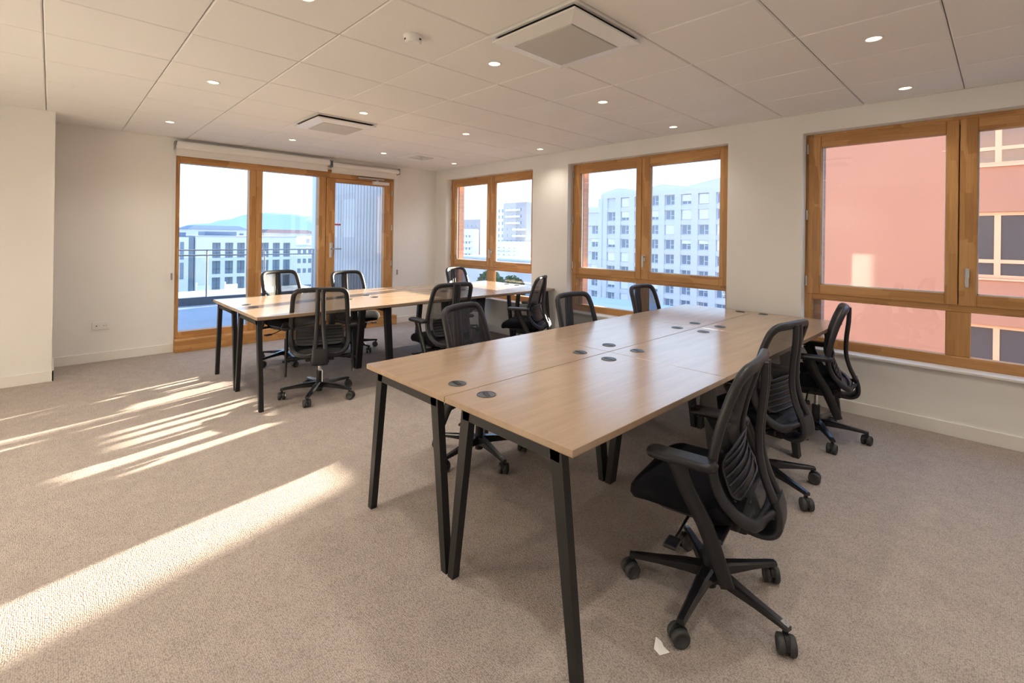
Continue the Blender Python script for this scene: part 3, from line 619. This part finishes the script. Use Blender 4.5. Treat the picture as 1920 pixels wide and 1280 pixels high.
# towers behind the corner window
def tower(name,label,x0,x1,yf,dep,zt,mat_,cx,rz,wz=2.9,wmat='plain',slabs=()):
    r_ = empty(name, ((x0+x1)/2,yf+dep/2,GZ)); lab(r_, label, 'building', 'towers beyond the corner window'); of = r_.location.copy()
    b_ = MB(of); b_.box(x0,x1,yf,yf+dep,GZ,zt,mat_); b_.build('wall', r_)
    q = MB(of); q.box(x0+.3,x1-.3,yf+.3,yf+dep-.3,zt,zt+.5,mat_); q.build('parapet', r_)
    z = zt-3.6
    while z > rz:
        for x in cx: link('window', tw, r_, (x-of.x,yf-of.y,z-of.z))
        z -= wz
    for (a,c,zz) in slabs: MB(of).box(a,c,yf-1.3,yf,zz,zz+.9,'far_frame').build('balcony', r_)
    return r_
tw = wmesh(1.0,1.7,'plain')
tower('tower_building','tall pale grey tower with white balconies beyond the corner window',-161,-146.6,150,16,16.6,'tower_brick',[-158.2,-155.3,-152.4,-149.5],-9,2.9,slabs=[(-158.5,-150,13.2-2.9*i) for i in range(3)]+[(-154,-146.6,4.5-2.9*i) for i in range(3)])
tower('tower_building','white slim tower block joined to the tall grey tower',-168.6,-161,151,16,16.4,'white_render',[-165,-162.6],-9)
tower('tower_building','brown-grey block seen left of the tall tower',-194,-177.4,150,14,9.5,'tower_brick',[-187,-184,-180.5],-9)
tower('tower_building','low white block in front of the brown-grey block',-187,-173.5,142,4,4.6,'white_render',[-180.2,-178,-175.6],-9,slabs=[(-179.6,-173.5,2.2-2.9*i) for i in range(4)])
tower('tower_building','low white block with red panels at the foot of the tall tower',-156.3,-138,139,6,-.9,'white_render',[-151.8,-148.6,-145.4,-142.2],-10,slabs=[(-155,-139,-4.2-2.9*i) for i in range(3)])
# white office building seen over the balcony
def turned(me): return me
r_ = empty('office_building', (-115,29,GZ)); lab(r_, 'white office building with large dark windows beyond the balcony', 'building'); of = r_.location.copy(); XF = -107
b_ = MB(of); b_.box(XF-.6,XF-18,19.9,38.3,GZ,.75,'white_render'); b_.build('wall', r_)
ycs = [23.3,25.5,27.6,29.8,32.1,34.3,36.4]; zrw = [(-3.40,-.42),(-6.55,-3.98),(-10.2,-7.2)]
q = MB(of); e_ = [19.9]+[v_ for yc in ycs for v_ in (yc-.72,yc+.72)]+[38.3]
for i in range(0,len(e_),2): q.box(XF-.6,XF,e_[i],e_[i+1],GZ,.75,'white_render')
for yc in ycs:
    zz = GZ
    for z0,z1 in zrw[::-1]: q.box(XF-.6,XF,yc-.72,yc+.72,zz,z0,'white_render'); zz = z1
    q.box(XF-.6,XF,yc-.72,yc+.72,zz,.75,'white_render')
q.build('facade', r_)
for yc in ycs:
    for z0,z1 in zrw:
        q = MB(of); q.box(XF-.56,XF-.5,yc-.72,yc+.72,z0,z1,'far_glass'); wo = q.build('window', r_)
        q = MB(of); q.box(XF-.5,XF-.44,yc+.10,yc+.17,z0,z1,'dark_metal_ext'); q.box(XF-.5,XF-.44,yc-.72,yc+.72,z0+.9,z0+.98,'dark_metal_ext'); q.build('window_bars', wo)
MB(of).box(XF-3,XF-9,21.9,27.5,.75,1.75,'roof_dark').build('roof_plant', r_); MB(of).box(XF+.1,XF-18.1,19.8,38.4,.75,.95,'pale_roof').build('roof_edge', r_)
r_ = empty('office_building', (-112,16,GZ)); lab(r_, 'white office wing with tall narrow windows at the left edge of the glazing', 'building'); of = r_.location.copy()
b_ = MB(of); b_.box(XF-.5,XF-14,8,18.8,GZ,.6,'white_render'); b_.build('wall', r_)
for i in range(8):
    yc = 9+1.25*i
    for z0,z1 in ((-3.6,-.3),(-7.3,-4.2)): MB(of).box(XF-.52,XF-.42,yc-.3,yc+.3,z0,z1,'far_glass').build('window', r_)
MB(of).box(XF-1,XF-12,18.8,19.75,GZ,.7,'far_glass').build('glass_link', r_); MB(of).box(XF-2,XF-12,9,18.6,.6,1.5,'roof_dark').build('roof_plant', r_)
def block(name,label,x0,x1,y0,y1,zt,m_,rm,rh,wins=()):
    r_ = empty(name, ((x0+x1)/2,(y0+y1)/2,GZ)); lab(r_, label, 'building', 'far city blocks'); of = r_.location.copy()
    MB(of).box(x0,x1,y0,y1,GZ,zt,m_).build('wall', r_)
    q = MB(of); ym = (y0+y1)/2; t = .12*(y1-y0)
    q.prism(([(x0+.3,y0-.3,zt),(x1-.3,y0-.3,zt),(x1-.3,y1+.3,zt),(x0+.3,y1+.3,zt)],[(x0+.3-3,y0+t,zt+rh),(x1+3,y0+t,zt+rh),(x1+3,y1-t,zt+rh),(x0+.3-3,y1-t,zt+rh)]),0,0,rm); q.build('roof', r_)
    for (yc,z0,wd,ht) in wins: MB(of).box(x0-.06 if x0 > x1 else x1-.02,(x0 if x0 > x1 else x1)+.06,yc-wd/2,yc+wd/2,z0,z0+ht,'far_glass').build('window', r_)
block('far_building','pale block with a dark blue roof behind the office building',-160,-176,27.9,43.2,2.55,'white_render','roof_dark',1.1,[(32+3.1*i,.3,1.1,1.2) for i in range(4)])
block('far_building','low block with a red-brown tiled roof on the skyline',-196,-212,58.5,78,1.9,'pale_roof','roof_red',1.3,[(62+3.4*i,-.6,1.3,1.2) for i in range(4)])
block('far_building','white block with small windows right of the office building',-140,-155,50,55,-1.9,'white_render','pale_roof',.3,[(51+1.5*i,-4-2.8*j,.9,1.3) for i in range(3) for j in range(3)])
block('far_building','pale flat-roofed block beside the red-brown roof',-160,-175,59.6,67,.6,'pale_roof','pale_roof',.3,[(61+1.8*i,-1.4,1.0,1.3) for i in range(2)])
block('low_roof','low flat roof below the balcony edge',-34,-60,4,22,-4.8,'pale_roof','pale_roof',.3)
block('low_roof','low grey flat-roofed pavilion before the grey apartment block',-46,-34,58,66,-8.6,'grey_render','pale_roof',.4)
block('low_roof','long low flat roof beyond the corner window',-120,-84,92,104,-5.0,'pale_roof','pale_roof',.4)
def leafy(x,y,h_,label):
    r_ = empty('evergreen_tree', (x,y,GZ)); lab(r_, label, 'tree', 'green trees beyond the corner window'); rr = random.Random(int(x*3+y))
    MB().cyl((0,0,0),(0,0,h_*.4),.2,'twigs',.12,8).build('trunk', r_)
    t = MB()
    for _ in range(420):
        a,b2 = rr.uniform(0,2*PI), math.acos(rr.uniform(-1,1)); rd = rr.uniform(.55,1)**.5
        c = Vector((math.cos(a)*math.sin(b2)*h_*.33*rd,math.sin(a)*math.sin(b2)*h_*.33*rd,h_*.62+math.cos(b2)*h_*.36*rd)); d1 = Vector((rr.uniform(-1,1),rr.uniform(-1,1),rr.uniform(-1,1))).normalized()*h_*.06; d2 = d1.orthogonal().normalized()*h_*.045
        t.add([c-d1,c+d2,c+d1,c-d2],[[0,1,2,3]],'evergreen')
    t.build('foliage', r_)
for i,(x,y,h_) in enumerate(((-62,60,7.6),(-70,62,8.0),(-57,64,7.2))): leafy(x,y,h_,['green leafy tree in the middle beyond the corner window','green leafy tree furthest left beyond the corner window','green leafy tree furthest right beyond the corner window'][i])
# hill on the horizon
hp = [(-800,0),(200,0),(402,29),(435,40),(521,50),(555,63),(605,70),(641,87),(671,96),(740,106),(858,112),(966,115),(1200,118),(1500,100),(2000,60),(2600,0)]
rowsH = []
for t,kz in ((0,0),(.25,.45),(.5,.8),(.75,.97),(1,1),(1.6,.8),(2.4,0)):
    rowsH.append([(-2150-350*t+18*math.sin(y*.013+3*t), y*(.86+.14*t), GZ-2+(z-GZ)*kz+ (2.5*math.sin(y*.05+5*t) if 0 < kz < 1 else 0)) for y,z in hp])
o = MB().grid(rowsH,'haze_tinted_hillside').build('hill'); lab(o, 'broad wooded hill on the horizon, tinted pale for haze', kind='structure')
# banners, trees and cars in the street
for i,(yy,m_) in enumerate(((11.6,'flag_blue'),(14.4,'white_render'),(17.3,'flag_blue'))):
    r_ = empty('banner_flag', (-62,yy,GZ)); lab(r_, ['blue and white banner flag at the left of three on the street','white banner flag in the middle of three on the street','blue and white banner flag at the right of three on the street'][i], 'flag', 'banner flags in the street')
    MB().cyl((0,0,0),(0,0,8.9),.06,'far_frame',n=8).build('pole', r_)
    q = MB(); q.grid([[(.12*math.sin(y*3+z*.7),.08+y,z) for y in (0,.3,.6,.9,1.2)] for z in (5.4,6.2,7.0,7.8,8.6)],m_); q.build('banner', r_)
def bare_tree(x,y,h_,label):
    r_ = empty('bare_tree', (x,y,GZ)); lab(r_, label, 'tree', 'bare winter trees in the street'); rr = random.Random(int(x*7+y*13))
    t = MB(); t.cyl((0,0,0),(0,0,h_*.45),.16,'twigs',.09,8); t.build('trunk', r_)
    t = MB()
    for _ in range(90):
        a = rr.uniform(0,2*PI); s_ = rr.uniform(.1,1); p0 = Vector((0,0,h_*rr.uniform(.3,.5))); p1 = Vector((math.cos(a)*h_*.38*s_,math.sin(a)*h_*.38*s_,h_*(1-.35*s_*rr.random()))); pm_ = (p0+p1)/2+Vector((0,0,-.3*s_))
        t.sweep([p0,pm_,p1],[(.045,.045),(.03,.03),(.012,.012)],'twigs',(.3,.2,.9),False,4)
        for __ in range(3):
            d = Vector((rr.uniform(-1,1),rr.uniform(-1,1),rr.uniform(-.1,1)))*h_*.13; t.sweep([pm_.lerp(p1,.6),pm_.lerp(p1,.6)+d],[(.02,.02),(.008,.008)],'twigs',(.3,.2,.9),False,3)
    t.build('branches', r_)
for i,(x,y,h_) in enumerate(((-46,11.2,6.2),(-52,14.6,6.4),(-46,16.8,6.0),(-52,20.4,6.6))):
    bare_tree(x,y,h_,['leftmost bare shrubby tree below the balcony','second bare shrubby tree from the left below the balcony','third bare shrubby tree from the left below the balcony','rightmost bare shrubby tree below the balcony'][i])
def car(x,y,rz,m_,label):
    r_ = empty('parked_car', (x,y,GZ), rz); lab(r_, label, 'car', 'cars parked in the street')
    q = MB(); q.box(-2.1,2.1,-.88,.88,.25,.85,m_,.15,2); q.build('body', r_)
    q = MB(); q.prism(([(-1.5,-.78,.85),(1.1,-.78,.85),(1.1,.78,.85),(-1.5,.78,.85)],[(-1.0,-.62,1.42),(.45,-.62,1.42),(.45,.62,1.42),(-1.0,.62,1.42)]),0,0,'far_glass'); q.build('cabin', r_)
    for a in (-1.3,1.3):
        for c in (-.8,.8): MB().cyl((a,c-.1,.31),(a,c+.1,.31),.31,'rubber',n=14).build('wheel', r_)
for i,(x,y,m_,lb) in enumerate(((-58,6.6,'car_white','white parked car furthest left in the street'),(-58,9.4,'car_dark','dark parked car between two pale cars in the street'),(-64,9.0,'car_white','white parked car in the second row of the street'),(-64,12.2,'car_white','white parked car beside the banner flags'))): car(x,y,.2,m_,lb)
